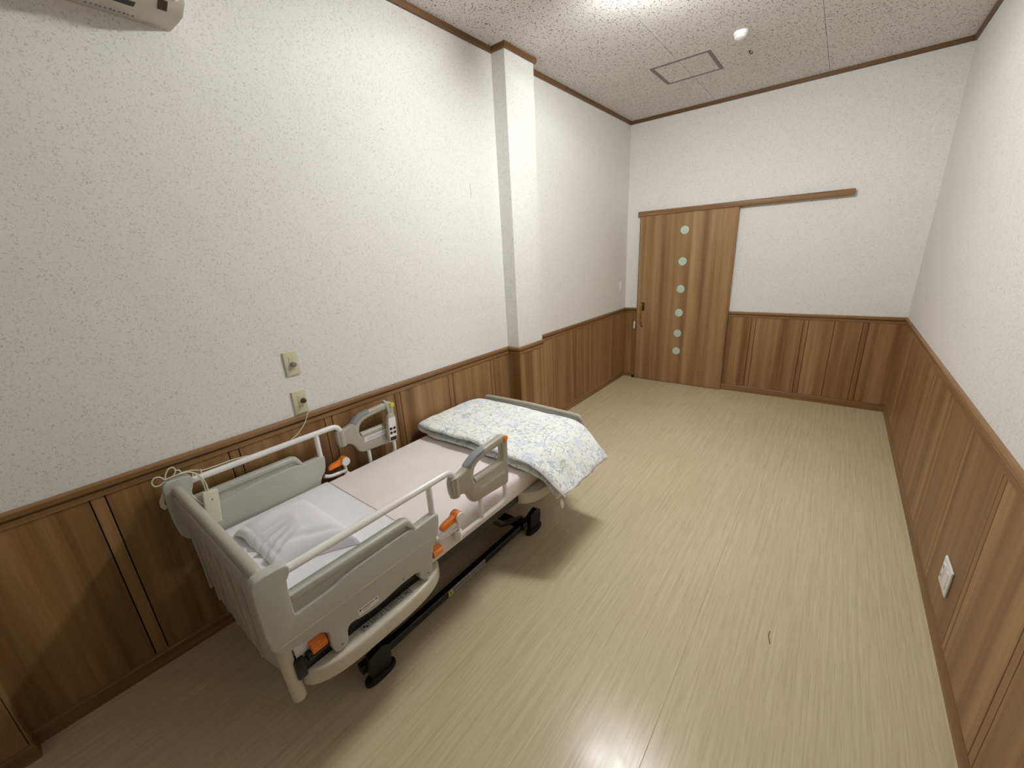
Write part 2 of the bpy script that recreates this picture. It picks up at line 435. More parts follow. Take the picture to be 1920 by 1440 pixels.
st(link('trim_6', sweep(RP, DADO), 'trim', smooth=20)); st(link('trim_7', sweep(RP, CROWN), 'crown', smooth=20)); st(link('baseboard_right', sweep(RP, BASE), 'trim', smooth=20))
BP = [(W, Y0), (0, Y0)]
st(link('trim_8', sweep(BP, DADO), 'trim', smooth=20)); st(link('baseboard_back', sweep(BP, BASE), 'trim', smooth=20))

# ------------------------------------------------------------------ sliding door
DY = L-0.044
door = st(link('door_1', box(0.170, 1.192, DY, DY+0.032, 0.006, 1.975, 0.002, 1), 'door', smooth=0))
for z in (1.774, 1.443, 1.138, 0.866, 0.624, 0.410):
    lab(link('glass_pane', lathe([(0.0, -0.002), (0.040, -0.0025), (0.0445, -0.001), (0.0445, 0.004)], (0.675, DY, z), 'y', 28), 'jade', door), 'round frosted green glass')
    link('pane_ring', lathe([(0.0455, 0.002), (0.049, -0.0015), (0.0455, -0.003), (0.0440, 0.0)], (0.675, DY, z), 'y', 28), 'trim', door)
hp = lab(link('handle_plate', box(0.226, 0.266, DY-0.004, DY, 0.875, 0.975, 0.002), 'plug_dark', door), 'dark metal plate')
lab(link('handle', tube([(0.236, DY-0.004, 0.950), (0.236, DY-0.034, 0.940), (0.236, DY-0.034, 0.735), (0.236, DY-0.004, 0.725)], 0.0105, 10, 0.012), 'brass', door), 'vertical brass pull')
lab(link('keyhole', lathe([(0.0, -0.004), (0.012, -0.004), (0.014, 0)], (0.240, DY, 0.680), 'y', 16), 'brown', door), 'round dark lock')
link('edge_strip', box(0.168, 0.176, DY-0.001, DY+0.033, 0.006, 1.97), 'trim', door, 0)
tr = box(0.144, 2.087, DY-0.016, L, 1.955, 2.008, 0.012, 3)
track = st(link('door_track', tr, 'trim')); track['label'] = 'long brown sliding door rail cover on the far wall'; track['category'] = 'door rail'
del track['kind']
lt = tag(link('door_latch', box(0.128, 0.146, L-0.030, L-0.0062, 0.640, 0.733, 0.003), 'white'), 'small white latch block on the wainscot left of the sliding door', 'latch')
tag(link('door_guide', box(0.128, 0.158, L-0.045, L-0.0127, 0.0, 0.028, 0.004), 'rubber'), 'small black floor guide at the left foot of the sliding door', 'door guide')

# ------------------------------------------------------------------ ceiling things
hatch = empty('ceiling_hatch', (0.88, 3.92, H), 'square access hatch with grey metal frame in the ceiling', 'hatch')
fr = None
for (a, b_, c, d) in ((0.655, 1.105, 3.70, 3.728), (0.655, 1.105, 4.119, 4.145), (0.655, 0.685, 3.728, 4.119), (1.075, 1.105, 3.728, 4.119)):
    fr = box(a, b_, c, d, H-0.0012, H+0.002, 0.0006, 1, bm=fr)
link('frame', fr, 'alu', hatch, 0)
link('panel', box(0.685, 0.872, 3.722, 4.123, H+0.0003, H+0.0022), 'ceiling', hatch, 0)
link('panel', box(0.8750, 1.075, 3.722, 4.123, H+0.0003, H+0.0022), 'ceiling', hatch, 0)
sd = empty('smoke_detector', (1.318, 3.58, H), 'white round smoke detector on the ceiling', 'smoke detector')
link('base', lathe([(0.0, 0.0), (0.044, 0.0), (0.044, -0.012), (0.040, -0.018), (0, -0.018)], (1.322, 3.58, H), 'z', 32), 'white', sd)
link('dome', lathe([(0.036, -0.016), (0.039, -0.024), (0.036, -0.034), (0.026, -0.041), (0.0, -0.044)], (1.322, 3.58, H), 'z', 32), 'sticker', sd)
hk = empty('ceiling_hook', (1.315, 3.95, H), 'tiny dark metal hook in the ceiling near the smoke detector', 'hook')
link('plate', lathe([(0, 0), (0.010, 0), (0.009, -0.003), (0, -0.003)], (1.315, 3.95, H), 'z', 16), 'brown', hk)
link('hook_wire', tube([(1.315, 3.95, H), (1.315, 3.95, H-0.015), (1.333, 3.95, H-0.022), (1.333, 3.95, H-0.008)], 0.0035, 8, 0.008), 'brown', hk)
lampo = empty('ceiling_lamp', (LAMP_XY[0], LAMP_XY[1], H), 'white ceiling fitting with two fluorescent tubes', 'ceiling lamp')
lx, ly = LAMP_XY
link('housing', prism([(ly-0.115, H), (ly+0.115, H), (ly+0.120, H-0.045), (ly+0.108, H-0.045), (ly+0.10, H-0.030), (ly+0.022, H-0.062), (ly-0.022, H-0.062), (ly-0.10, H-0.030), (ly-0.108, H-0.045), (ly-0.120, H-0.045)], 'x', lx-0.33, lx+0.33, 0.003, 1), 'white', lampo)
for dy in (-0.055, 0.055):
    for sx in (-1, 1):
        link('lamp_holder', box(lx+sx*0.318-0.012, lx+sx*0.318+0.012, ly+dy-0.018, ly+dy+0.018, H-0.095, H-0.015, 0.004, 2), 'white', lampo)
    lab(link('lamp_tube', tube([(lx-0.306, ly+dy, H-0.078), (lx+0.306, ly+dy, H-0.078)], 0.0155, 12, 0), 'lamp', lampo), 'glowing fluorescent tube')

# ------------------------------------------------------------------ plates on walls
def wall_plate(name, y, z, label, cat, x=0.0):
    e = empty(name, (x, y, z), label, cat)
    bm = box(x, x+0.009, y-0.035, y+0.035, z-0.060, z+0.060, 0.004, 3)
    link('plate', bm, 'plate', e)
    bm = box(x+0.008, x+0.0105, y-0.012, y+0.012, z-0.034, z+0.034, 0.001, 1)
    link('insert', bm, 'plate', e)
    return e
cs = wall_plate('call_socket', 0.827, 1.170, 'ivory wall plate with a grey round jack, upper one above the bed', 'wall socket')
lab(link('jack', lathe([(0, 0), (0.0135, 0), (0.0135, 0.013), (0.010, 0.016), (0, 0.016)], (0.0105, 0.830, 1.165), 'x', 20), 'plate_dark', cs), 'grey round jack')
po = wall_plate('power_outlet', 0.826, 0.968, 'ivory wall outlet just above the wainscot with a cord plugged in', 'outlet')
link('cover_line', box(0.0104, 0.0110, 0.814, 0.838, 0.943, 0.9445), 'brown', po, 0)
fs = empty('light_switch', (0, 4.776, 1.176), 'white light switch plate near the far left corner', 'switch')
link('plate', box(0, 0.008, 4.741, 4.811, 1.116, 1.236, 0.003, 2), 'white', fs)
link('rocker', box(0.007, 0.012, 4.757, 4.795, 1.14, 1.212, 0.002, 2), 'white', fs)
XW = W-BT
ro = empty('wall_outlet', (XW, 2.092, 0.272), 'white double outlet on the right wainscot', 'outlet')
link('plate', box(XW-0.009, XW, 2.028, 2.156, 0.212, 0.334, 0.004, 3), 'white', ro)
for yy in (2.062, 2.122):
    s = link('socket', box(XW-0.012, XW-0.008, yy-0.014, yy+0.014, 0.235, 0.311, 0.0015, 1), 'white', ro)
for zz in (0.252, 0.294):
    link('slot', box(XW-0.0126, XW-0.0115, 2.118, 2.1205, zz-0.006, zz+0.006), 'ink', ro, 0)
    link('slot', box(XW-0.0126, XW-0.0115, 2.1275, 2.130, zz-0.006, zz+0.006), 'ink', ro, 0)

# ------------------------------------------------------------------ air conditioner
AY0, AY1 = -0.12, 0.680
ac = empty('air_conditioner', (0, 0.28, 2.47), 'ivory wall mounted air conditioner at the top of the left wall', 'air conditioner')
prof = [(0.0, 2.474), (0.10, 2.468), (0.150, 2.468), (0.190, 2.490), (0.206, 2.515), (0.212, 2.60), (0.208, 2.70), (0.18, 2.735), (0.0, 2.745)]
link('body', prism(prof, 'y', AY0, AY1, 0.006, 2), 'ac', ac)
lab(link('louver', box(0.115, 0.160, -0.06, 0.552, 2.4665, 2.4700, 0.001, 1), 'rubber', ac, 0), 'dark air outlet slot')
lab(link('vane', box(0.158, 0.176, -0.06, 0.552, 2.4635, 2.4675, 0.001, 1), 'ac', ac), 'louver vane')
lab(link('display_window', prism([(0.153, 2.4690), (0.184, 2.4862), (0.1845, 2.4852), (0.1535, 2.4680)], 'y', 0.606, 0.632), 'plug_dark', ac), 'grey receiver window')
b2 = lathe([(0, -0.004), (0.013, -0.004), (0.013, 0.002), (0.010, 0.004), (0, 0.004)], (0, 0, 0), 'z', 24)
b2 = xform(b2, Matrix.Translation(Vector((0.197, 0.652, 2.5015))) @ Matrix.Rotation(math.radians(123), 4, 'Y') @ Matrix.Diagonal((1.0, 0.75, 1, 1)))
lab(link('sensor', b2, 'white', ac), 'white round sensor')
bmk = None
for k in range(11):
    y_ = 0.445 + k*0.0115 + (k % 3)*0.001; bmk = box(0.034 + (k % 2)*0.003, 0.042+(k % 3)*0.003, y_, y_+0.005, 2.4710-0.0012, 2.4722, bm=bmk)
o = link('faded_print', bmk, 'blue_ink', ac, 0); o['kind'] = 'stuff'; o['label'] = 'faded blue print'
link('tab', tube([(0.010, 0.588, 2.4725), (0.020, 0.600, 2.472), (0.024, 0.615, 2.4715), (0.020, 0.632, 2.4718), (0.010, 0.642, 2.4725)], 0.0012, 6, 0.008), 'plate', ac)

# ------------------------------------------------------------------ hospital bed
BC = 0.5075
bed = empty('hospital_bed', (BC, 1.17, 0), 'electric care bed with grey-green headboard, white rails and black base', 'bed')
# headboard
hb = link('headboard', prism(chaikin([(0.105, 0.33), (0.085, 0.72), (0.095, 0.79), (0.92, 0.79), (0.930, 0.72), (0.91, 0.33)], 1), 'y', 0.240, 0.262, 0.006, 2), 'plastic_grey', bed)
link('top_roll', tube([(0.090, 0.247, 0.768), (0.12, 0.245, 0.803), (0.50, 0.244, 0.811), (0.895, 0.245, 0.803), (0.926, 0.247, 0.768)], 0.0195, 14, 0.04), 'handle', hb)
link('upper_band', box(0.10, 0.915, 0.229, 0.245, 0.688, 0.770, 0.006, 3), 'plastic_grey', hb)
for x in (0.17, 0.28, 0.38, 0.48, 0.585, 0.70):
    link('rib', box(x-0.006, x+0.006, 0.233, 0.243, 0.345, 0.672, 0.004, 2), 'handle', hb)
for x, er in ((0.104, 0.012), (0.915, 0.021)):
    link('end_roll', tube([(x, 0.250, 0.56), (x, 0.252, 0.44), (x, 0.258, 0.315)], er, 12, 0.03), 'plastic_beige', hb)
# footboard
fb = link('footboard', prism(chaikin([(0.115, 0.33), (0.095, 0.56), (0.105, 0.618), (0.910, 0.618), (0.920, 0.56), (0.90, 0.33)], 1), 'y', 2.098, 2.118, 0.006, 2), 'plastic_grey', bed)
link('top_roll', tube([(0.096, 2.110, 0.555), (0.103, 2.110, 0.612), (0.5, 2.110, 0.622), (0.906, 2.110, 0.614), (0.919, 2.110, 0.555)], 0.0150, 12, 0.04), 'handle', fb)

# mattress platform and lift frame
pf = box(0.135, 0.88, 0.275, 2.085, 0.365, 0.402, 0.004, 1)
for x in (0.118, 0.882):
    box(x-0.018, x+0.018, 0.268, 2.09, 0.352, 0.402, 0.004, 1, bm=pf)
platform = link('mattress_platform', pf, 'black', bed)
for s in (-1, 1):
    xx = BC+s*0.412
    xb = BC+s*0.4235
    link('side_beam', box(xb-0.0035, xb+0.0035, 0.268, 0.815, 0.395, 0.456, 0.002, 2), 'black', platform)
    link('bracket', box(xx-0.020, xx+0.024, 0.262, 0.292, 0.395, 0.470, 0.006, 2), 'black', platform)
# base
bb = bmesh.new()
for s in (-1, 1):
    xx = BC+s*0.2925
    box(xx-0.018, xx+0.018, 0.50, 1.70, 0.055, 0.092, 0.003, 1, bm=bb)
for yy in (0.60, 1.58):
    box(0.18, 0.835, yy-0.02, yy+0.02, 0.060, 0.100, 0.003, 1, bm=bb)
base = link('base_frame', bb, 'black', bed)
for s in (-1, 1):
    xx = BC+s*0.2925
    xs = xx+s*0.030
    for yy in (0.565, 1.665):
        b2 = prism([(yy-0.038, 0.012), (yy+0.038, 0.012), (yy+0.052, 0.06), (yy+0.058, 0.125), (yy+0.02, 0.150), (yy-0.04, 0.135), (yy-0.05, 0.06)], 'x', xs-0.016, xs+0.016, 0.004, 2)
        f_ = link('foot', b2, 'black', bed)
        pad = chaikin([(xs-0.026, yy-0.070), (xs+0.026, yy-0.070), (xs+0.026, yy+0.070), (xs-0.026, yy+0.070)], 3)
        link('rubber_pad', prism(pad, 'z', 0.0, 0.028, 0.006, 2), 'rubber', f_)
    # lift links
    for (ya, yb) in ((0.62, 1.02), (1.62, 1.25)):
        link('lift_arm', tube([(xx-s*0.03, ya, 0.09), (xx-s*0.03, (ya+yb)/2, 0.16), (xx-s*0.03, yb, 0.36)], 0.017, 8, 0.03), 'black', bed)
link('actuator', tube([(BC, 0.7, 0.12), (BC, 1.1, 0.2), (BC, 1.5, 0.30)], 0.035, 14, 0.05), 'black', bed)
link('motor_box', box(BC-0.09, BC+0.09, 1.46, 1.66, 0.20, 0.33, 0.012, 2), 'black', bed)
b2 = box(0.815, 0.8185, 0.975, 1.235, 0.060, 0.090)
lb = lab(link('beam_sticker', b2, 'dark_sticker', base, 0), 'long grey sticker with small print')
b2 = link('warning_square', box(0.8184, 0.8192, 0.968, 0.996, 0.058, 0.088), 'yellow', base, 0)
bmk = None
random.seed(3)
for k in range(26):
    y_ = 1.004+k*0.0088; bmk = box(0.8184, 0.8190, y_, y_+0.005+random.random()*0.003, 0.066, 0.070, bm=bmk); box(0.8184, 0.8190, y_, y_+0.004, 0.078, 0.082, bm=bmk)
o = link('small_print', bmk, 'ink_soft', base, 0); o['kind'] = 'stuff'
bo = box(0.8184, 0.8191, 0.999, 1.234, 0.0875, 0.0890); box(0.8184, 0.8191, 0.999, 1.234, 0.0605, 0.0618, bm=bo); box(0.8184, 0.8191, 1.232, 1.234, 0.0605, 0.0890, bm=bo); box(0.8184, 0.8191, 1.118, 1.120, 0.0605, 0.0890, bm=bo)
link('sticker_border', bo, 'sticker', base, 0)
link('warning_mark', box(0.8191, 0.8196, 0.979, 0.986, 0.064, 0.082), 'ink', base, 0)

# side trays, bow-shaped in plan
def tray(s, head):
    if head: pl = [(0.86, 0.272), (0.935, 0.275), (0.975, 0.335), (0.990, 0.42), (0.992, 0.56), (0.990, 0.70), (0.968, 0.80), (0.925, 0.862), (0.86, 0.870)]
    else: pl = [(0.86, 1.440), (0.920, 1.445), (0.965, 1.495), (0.985, 1.57), (0.990, 1.72), (0.985, 1.92), (0.955, 2.02), (0.90, 2.07), (0.86, 2.075)]
    if s < 0: pl = [(2*BC-x, y) for x, y in pl]
    pl = chaikin(pl, 2)
    t = link('side_tray', prism(pl, 'z', 0.342, 0.408, 0.012, 4), 'plastic_beige', bed)
    return t
for s in (1, -1):
    for head in (True, False):
        t = tray(s, head)
        if s == 1 and head:
            st_ = lab(link('instruction_sticker', box(0.934, 0.970, 0.470, 0.690, 0.4078, 0.4086), 'clear_sticker', t, 0), 'grey instruction sticker with pictograms')
            bmk = None
            for row in range(5):
                for k in range(14):
                    if random.random() < 0.12: continue
                    y_ = 0.512+k*0.0100; x_ = 0.936+row*0.0056
                    bmk = box(x_, x_+0.0020, y_, y_+0.006+random.random()*0.003, 0.4085, 0.4090, bm=bmk)
            for (xa, ya, xb, yb) in ((0.934, 0.478, 0.963, 0.478), (0.934, 0.504, 0.963, 0.504), (0.934, 0.478, 0.934, 0.504), (0.963, 0.478, 0.963, 0.504),
                                      (0.934, 0.656, 0.934, 0.686), (0.934, 0.686, 0.963, 0.686), (0.963, 0.58, 0.963, 0.686), (0.934, 0.580, 0.963, 0.580)):
                box(min(xa, xb)-0.0006, max(xa, xb)+0.0006, min(ya, yb)-0.0006, max(ya, yb)+0.0006, 0.4085, 0.4090, bm=bmk)
            box(0.942, 0.950, 0.484, 0.492, 0.4085, 0.4090, bm=bmk); box(0.950, 0.957, 0.492, 0.500, 0.4085, 0.4090, bm=bmk)
            for a in (0.7, -0.7):
                b3 = box(-0.0011, 0.0011, -0.014, 0.014, 0.4085, 0.4091); b3 = xform(b3, Matrix.Translation(Vector((0.948, 0.670, 0))) @ Matrix.Rotation(a, 4, 'Z')); join(bmk, b3)
            o = link('small_print', bmk, 'ink', t, 0); o['kind'] = 'stuff'

# side rail with assist handle
def side_rail(s):
    X = lambda o_: BC + s*(0.4405+o_)
    pts = lambda l, o_=0: [(X(o_), y, z) for y, z in l]
    rail = link('side_rail', tube(pts([(0.290, 0.798), (0.60, 0.798), (0.966, 0.797), (0.967, 0.700)]), 0.0140, 16, 0.045, 8), 'tube', bed)
    outline = [(.226, .60), (.226, .800), (.236, .818), (.290, .818), (.298, .808), (.298, .792), (.293, .778), (.293, .722), (.706, .723), (.728, .706), (.744, .668), (.846, .673), (.852, .655), (.842, .585), (.814, .556), (.795, .50), (.789, .428), (.746, .421), (.727, .445), (.729, .481), (.653, .483), (.612, .479), (.556, .471), (.484, .475), (.442, .488), (.426, .475), (.422, .427), (.413, .42), (.376, .415), (.367, .452), (.370, .530), (.281, .549), (.250, .556)]
    panel = link('side_panel', prism(outline, 'x', X(-0.006), X(0.010), 0.002, 1), 'plastic_grey', rail)
    body = [(.208, .60), (.208, .796), (.214, .822), (.232, .833), (.296, .830), (.308, .822), (.311, .806), (.304, .788), (.294, .776), (.293, .680), (.2935, .657), (.300, .6545), (.340, .656), (.425, .660), (.455, .674), (.712, .680), (.728, .672), (.744, .664), (.848, .671), (.854, .655), (.844, .585), (.816, .556), (.797, .50), (.790, .428), (.746, .420), (.726, .445), (.729, .480), (.653, .482), (.612, .478), (.556, .470), (.484, .474), (.442, .487), (.425, .475), (.421, .427), (.413, .418), (.376, .413), (.366, .452), (.369, .529), (.281, .547), (.236, .549)]
    b2 = prism(chaikin(body, 1), 'x', X(-0.016), X(0.022), 0.0095, 4)
    ridge = [(.290, .725), (.700, .7265), (.722, .716), (.736, .690), (.746, .664), (.728, .660), (.716, .682), (.700, .699), (.290, .6975)]
    prism(ridge, 'x', X(-0.016), X(0.022), 0.009, 3, bm=b2)
    link('panel_shell', b2, 'plastic_grey', rail)
    link('seam_ridge', box(min(X(0.0214), X(0.0226)), max(X(0.0214), X(0.0226)), 0.235, 0.805, 0.5815, 0.5835), 'plastic_beige', rail, 0)
    for (yy, zz) in ((0.398, 0.437), (0.768, 0.442), (0.655, 0.500)):
        link('screw', lathe([(0, 0.0), (0.0045, 0.0), (0.0035, 0.002), (0, 0.002)], (X(0.0216), yy, zz), 'x', 12, flip=s), 'plate_dark', rail)
    if s > 0:
        link('name_sticker', box(X(0.0215), X(0.0228), 0.470, 0.548, 0.490, 0.512), 'sticker', rail, 0)
        bmk = box(X(0.0226), X(0.0232), 0.474, 0.480, 0.505, 0.511)
        for k in range(9): box(X(0.0226), X(0.0232), 0.484+k*0.0052, 0.4878+k*0.0052, 0.5062, 0.5098, bm=bmk)
        box(X(0.0226), X(0.0232), 0.534, 0.545, 0.506, 0.510, bm=bmk)
        for k in range(5): box(X(0.0226), X(0.0230), 0.488+k*0.005, 0.491+k*0.005, 0.4975, 0.5005, bm=bmk)
        o = link('small_print', bmk, 'ink', rail, 0); o['kind'] = 'stuff'
    # posts and lower tubes
    link('post', tube(pts([(0.838, 0.79), (0.838, 0.655)]), 0.0125, 14, 0), 'tube', rail)
    link('post', tube(pts([(1.111, 0.60), (1.111, 0.480)]), 0.0105, 14, 0), 'tube', rail)
    link('lower_tube', tube(pts([(1.285, 0.60), (1.285, 0.476), (1.10, 0.476), (0.965, 0.476)]), 0.0115, 14, 0.055, 8), 'tube', rail)
    link('lower_tube', tube(pts([(0.835, 0.548), (0.865, 0.532), (0.905, 0.528), (0.955, 0.527)]), 0.0105, 14, 0.03), 'tube', rail)
    link('support_rod', tube([(X(0), 0.762, 0.448), (X(-0.002), 0.762, 0.395)], 0.011, 12, 0), 'tube', rail)
    link('clamp', lathe([(0, -0.042), (0.0155, -0.042), (0.0175, -0.036), (0.0175, 0.0), (0.015, 0.004), (0, 0.004)], (X(0.0), 0.960, 0.505), 'z', 24), 'tube', rail)
    link('clamp_neck', tube([(X(0.004), 0.960, 0.505), (X(0.008), 0.960, 0.56)], 0.0085, 12, 0), 'tube', rail)
    # assist handle
    outer = [(0.936, 0.762), (0.940, 0.690), (0.955, 0.672), (0.982, 0.676), (1.010, 0.668), (1.034, 0.640), (1.044, 0.610), (1.062, 0.595), (1.090, 0.588), (1.129, 0.587), (1.285, 0.573), (1.302, 0.580), (1.310, 0.77), (1.310, 0.812), (1.292, 0.832), (1.254, 0.830), (1.160, 0.822), (1.099, 0.815), (1.058, 0.795), (1.030, 0.778), (0.982, 0.766), (0.960, 0.772)]
    win = [(1.070, 0.700), (1.071, 0.738), (1.085, 0.764), (1.120, 0.780), (1.170, 0.787), (1.262, 0.792), (1.268, 0.784), (1.268, 0.722), (1.256, 0.702), (1.10, 0.692), (1.080, 0.692)]
    # socket cylinder is the wide left end
    hd = link('assist_handle', prism(chaikin(outer, 1), 'x', X(-0.017), X(0.019), 0.010, 3, holes=[chaikin(win, 1)]), 'handle', rail)
    link('hinge_socket', tube(pts([(0.966, 0.766), (0.967, 0.675)]), 0.0225, 18, 0), 'handle', rail)
    g_out = [(1.034, 0.784), (1.058, 0.800), (1.099, 0.819), (1.150, 0.8245), (1.150, 0.803), (1.105, 0.796), (1.072, 0.780), (1.050, 0.758)]
    lab(link('grip', prism(g_out, 'x', X(-0.0185), X(0.0205), 0.009, 3), 'grip', rail), 'blue-grey grip sleeve')
    link('cross_ridge', tube(pts([(1.078, 0.690), (1.262, 0.688)]), 0.0195, 12, 0), 'handle', rail)
    lab(link('handle_sticker', box(min(X(0.0186), X(0.0196)), max(X(0.0186), X(0.0196)), 1.088, 1.277, 0.634, 0.664) if s > 0 else box(X(-0.0180), X(-0.0170), 1.088, 1.277, 0.648, 0.676), 'sticker' if s < 0 else 'clear_sticker', rail, 0), 'strip sticker')
    bmk = None
    for k in range(22):
        y_ = 1.108+k*0.0075
        for zz in ((0.650, 0.643) if s > 0 else (0.664, 0.656)):
            xx = X(0.0198) if s > 0 else X(-0.0182)
            bmk = box(xx-0.0004, xx+0.0004, y_, y_+0.0045, zz, zz+0.003, bm=bmk)
    o = link('small_print', bmk, 'sticker' if s > 0 else 'ink_soft', rail, 0); o['kind'] = 'stuff'
    knob = lathe([(0, -0.020), (0.0135, -0.020), (0.0150, -0.016), (0.0150, 0.016), (0.0135, 0.020), (0, 0.020)], (0, 0, 0), 'y', 22)
    knob = lathe([(0, -0.0030), (0.0150, -0.0030), (0.0155, 0.0), (0.0140, 0.0040), (0, 0.0045)], (X(0.012 if s > 0 else -0.018), 1.301, 0.806), 'x' , 22)
    if s > 0:
        knob = xform(lathe([(0, -0.004), (0.0165, -0.004), (0.0165, 0.003), (0.012, 0.0055), (0, 0.006)], (0, 0, 0), 'x', 22), Matrix.Translation(Vector((X(0.0185), 1.292, 0.810))))
    o = lab(link('button', knob, 'orange' if s > 0 else 'yellow', rail), 'round orange button' if s > 0 else 'round yellow button')
    # lock lever: hub with white caps and an orange paddle
    hx = X(0.006)
    link('lever_hub', lathe([(0, -0.020), (0.023, -0.020), (0.0245, -0.017), (0.0245, 0.017), (0.023, 0.020), (0, 0.020)], (hx, 0.958, 0.585), 'x', 26), 'orange', rail)
    link('hub_cap', lathe([(0, 0.0), (0.0235, 0.0), (0.0225, 0.008), (0, 0.009)], (hx+0.0195, 0.958, 0.585), 'x', 26), 'white', rail)
    lab(link('lever_paddle', prism(chaikin([(0.960, 0.602), (0.925, 0.598), (0.880, 0.592), (0.862, 0.578), (0.868, 0.562), (0.905, 0.568), (0.950, 0.565)], 2), 'x', hx-0.013, hx+0.013, 0.006, 2), 'orange', rail), 'orange release lever')
    # ribbed orange adjusting knobs
    for (yy, zz) in ((0.338, 0.478), (0.838, 0.482)):
        n = 20; ol = []
        for k in range(n*2):
            r_ = 0.0215 if k % 2 else 0.0195; a = math.pi*k/n; ol.append((X(-0.010)+r_*math.cos(a), zz+r_*math.sin(a)))
        lab(link('adjust_knob', prism(ol, 'y', yy-0.024, yy+0.026, 0.002, 1), 'orange', rail), 'ribbed orange knob')
    link('knob_rod', tube([(X(-0.010), 0.30, 0.458), (X(-0.010), 0.40, 0.458)], 0.016, 12, 0), 'black', rail)
    return rail
side_rail(1); side_rail(-1)

# ------------------------------------------------------------------ bedding
def slab(x0, x1, y0, y1, z0, z1, bv, nx=30, ny=60, disp=None):
    bm = bmesh.new(); bmesh.ops.create_cube(bm, size=1)
    for v in bm.verts: v.co = Vector(((x0+x1)/2+v.co.x*(x1-x0), (y0+y1)/2+v.co.y*(y1-y0), (z0+z1)/2+v.co.z*(z1-z0)))
    bevel(bm, bv, 4)
    return bm
mat_ = tag(link('mattress', slab(0.091, 0.924, 0.268, 2.094, 0.404, 0.528, 0.028), 'pink_sheet'), 'thin mattress in a pale pink fitted sheet on the bed', 'mattress')
# gathered corner of the fitted sheet that pokes out by the wall
b2 = bmesh.new()
grid = []
for i in range(9):
    row = []
    for j in range(5):
        t, q = i/8, j/4
        row.append(b2.verts.new((0.082-0.040*abs(math.sin(t*6.3))*(0.8+0.2*math.sin(t*9+1)), 0.252+q*0.07, 0.445-0.155*t+0.004*math.sin(q*6))))
    grid.append(row)
for i in range(8):
    for j in range(4): b2.faces.new((grid[i][j], grid[i+1][j], grid[i+1][j+1], grid[i][j+1]))
ge = bmesh.ops.extrude_face_region(b2, geom=b2.faces[:]); bmesh.ops.translate(b2, vec=(0.004, 0, 0), verts=[g for g in ge['geom'] if isinstance(g, bmesh.types.BMVert)])
link('sheet_corner', b2, 'pink_sheet', mat_, 60)

def drape(name, xs, zf, y0f, y1f, th, nx, ny, mat, wr=0.003, parent=None, seed=0.0, uneven=1.0):
    """slab following zf(x) (its top) between y0f(u), y1f(u), rounded edges, wrinkled"""
    bm = bmesh.new(); top = []; bot = []
    for i in range(nx+1):
        u = i/nx; rt = []; rb = []
        x, z, nxv, nzv = zf(u)
        for j in range(ny+1):
            t = j/ny; tt = 0.5-0.5*math.cos(math.pi*t)
            tt = 0.5*t+0.5*tt
            y = y0f(u)*(1-tt)+y1f(u)*tt
            e = min(1.0, (1-abs(2*u-1)**14))*min(1.0, (1-abs(2*tt-1)**14)); e = max(e, 0)**0.5
            thk = th(u)*e
            w = wr*(noise.noise(Vector((x*5+seed, y*4, seed)))*1.4+noise.noise(Vector((x*13, y*10+seed, 3+seed)))*0.8+noise.noise(Vector((x*30, y*25, 7+seed)))*0.35)*uneven
            rt.append(bm.verts.new((x+nxv*(thk/2+w*e), y, z+nzv*(thk/2+w*e)-0.0)))
            rb.append(bm.verts.new((x-nxv*thk/2+nxv*w*e*0.3, y, z-nzv*thk/2+nzv*0.0)))
        top.append(rt); bot.append(rb)
    for i in range(nx):
        for j in range(ny):
            bm.faces.new((top[i][j], top[i+1][j], top[i+1][j+1], top[i][j+1])); bm.faces.new((bot[i][j], bot[i][j+1], bot[i+1][j+1], bot[i+1][j]))
    for i in range(nx):
        bm.faces.new((top[i][0], bot[i][0], bot[i+1][0], top[i+1][0])); bm.faces.new((top[i][ny], top[i+1][ny], bot[i+1][ny], bot[i][ny]))
    for j in range(ny):
        bm.faces.new((top[0][j], top[0][j+1], bot[0][j+1], bot[0][j])); bm.faces.new((top[nx][j], bot[nx][j], bot[nx][j+1], top[nx][j+1]))
    bmesh.ops.remove_doubles(bm, verts=bm.verts, dist=1e-5)
    return link(name, bm, mat, parent, 75)
def curve(ctrl):
    """Catmull-Rom through (x,z) controls -> f(u) = x, z, normal"""
    P = [Vector(c) for c in ctrl]
    L_ = [0]
    for a, b_ in zip(P[:-1], P[1:]): L_.append(L_[-1]+(b_-a).length)
    def at(u):
        d = max(0, min(1, u))*L_[-1]
        for k in range(len(P)-1):
            if d <= L_[k+1]+1e-9: break
        t = (d-L_[k])/(L_[k+1]-L_[k]); p0 = P[max(k-1, 0)]; p1 = P[k]; p2 = P[k+1]; p3 = P[min(k+2, len(P)-1)]
        return 0.5*((2*p1)+(p2-p0)*t+(2*p0-5*p1+4*p2-p3)*t*t+(-p0+3*p1-3*p2+p3)*t**3)
    def f(u):
        p = at(u); d = at(min(1, u+0.004))-at(max(0, u-0.004)); d.normalize()
        return p.x, p.y, -d.y, d.x
    return f
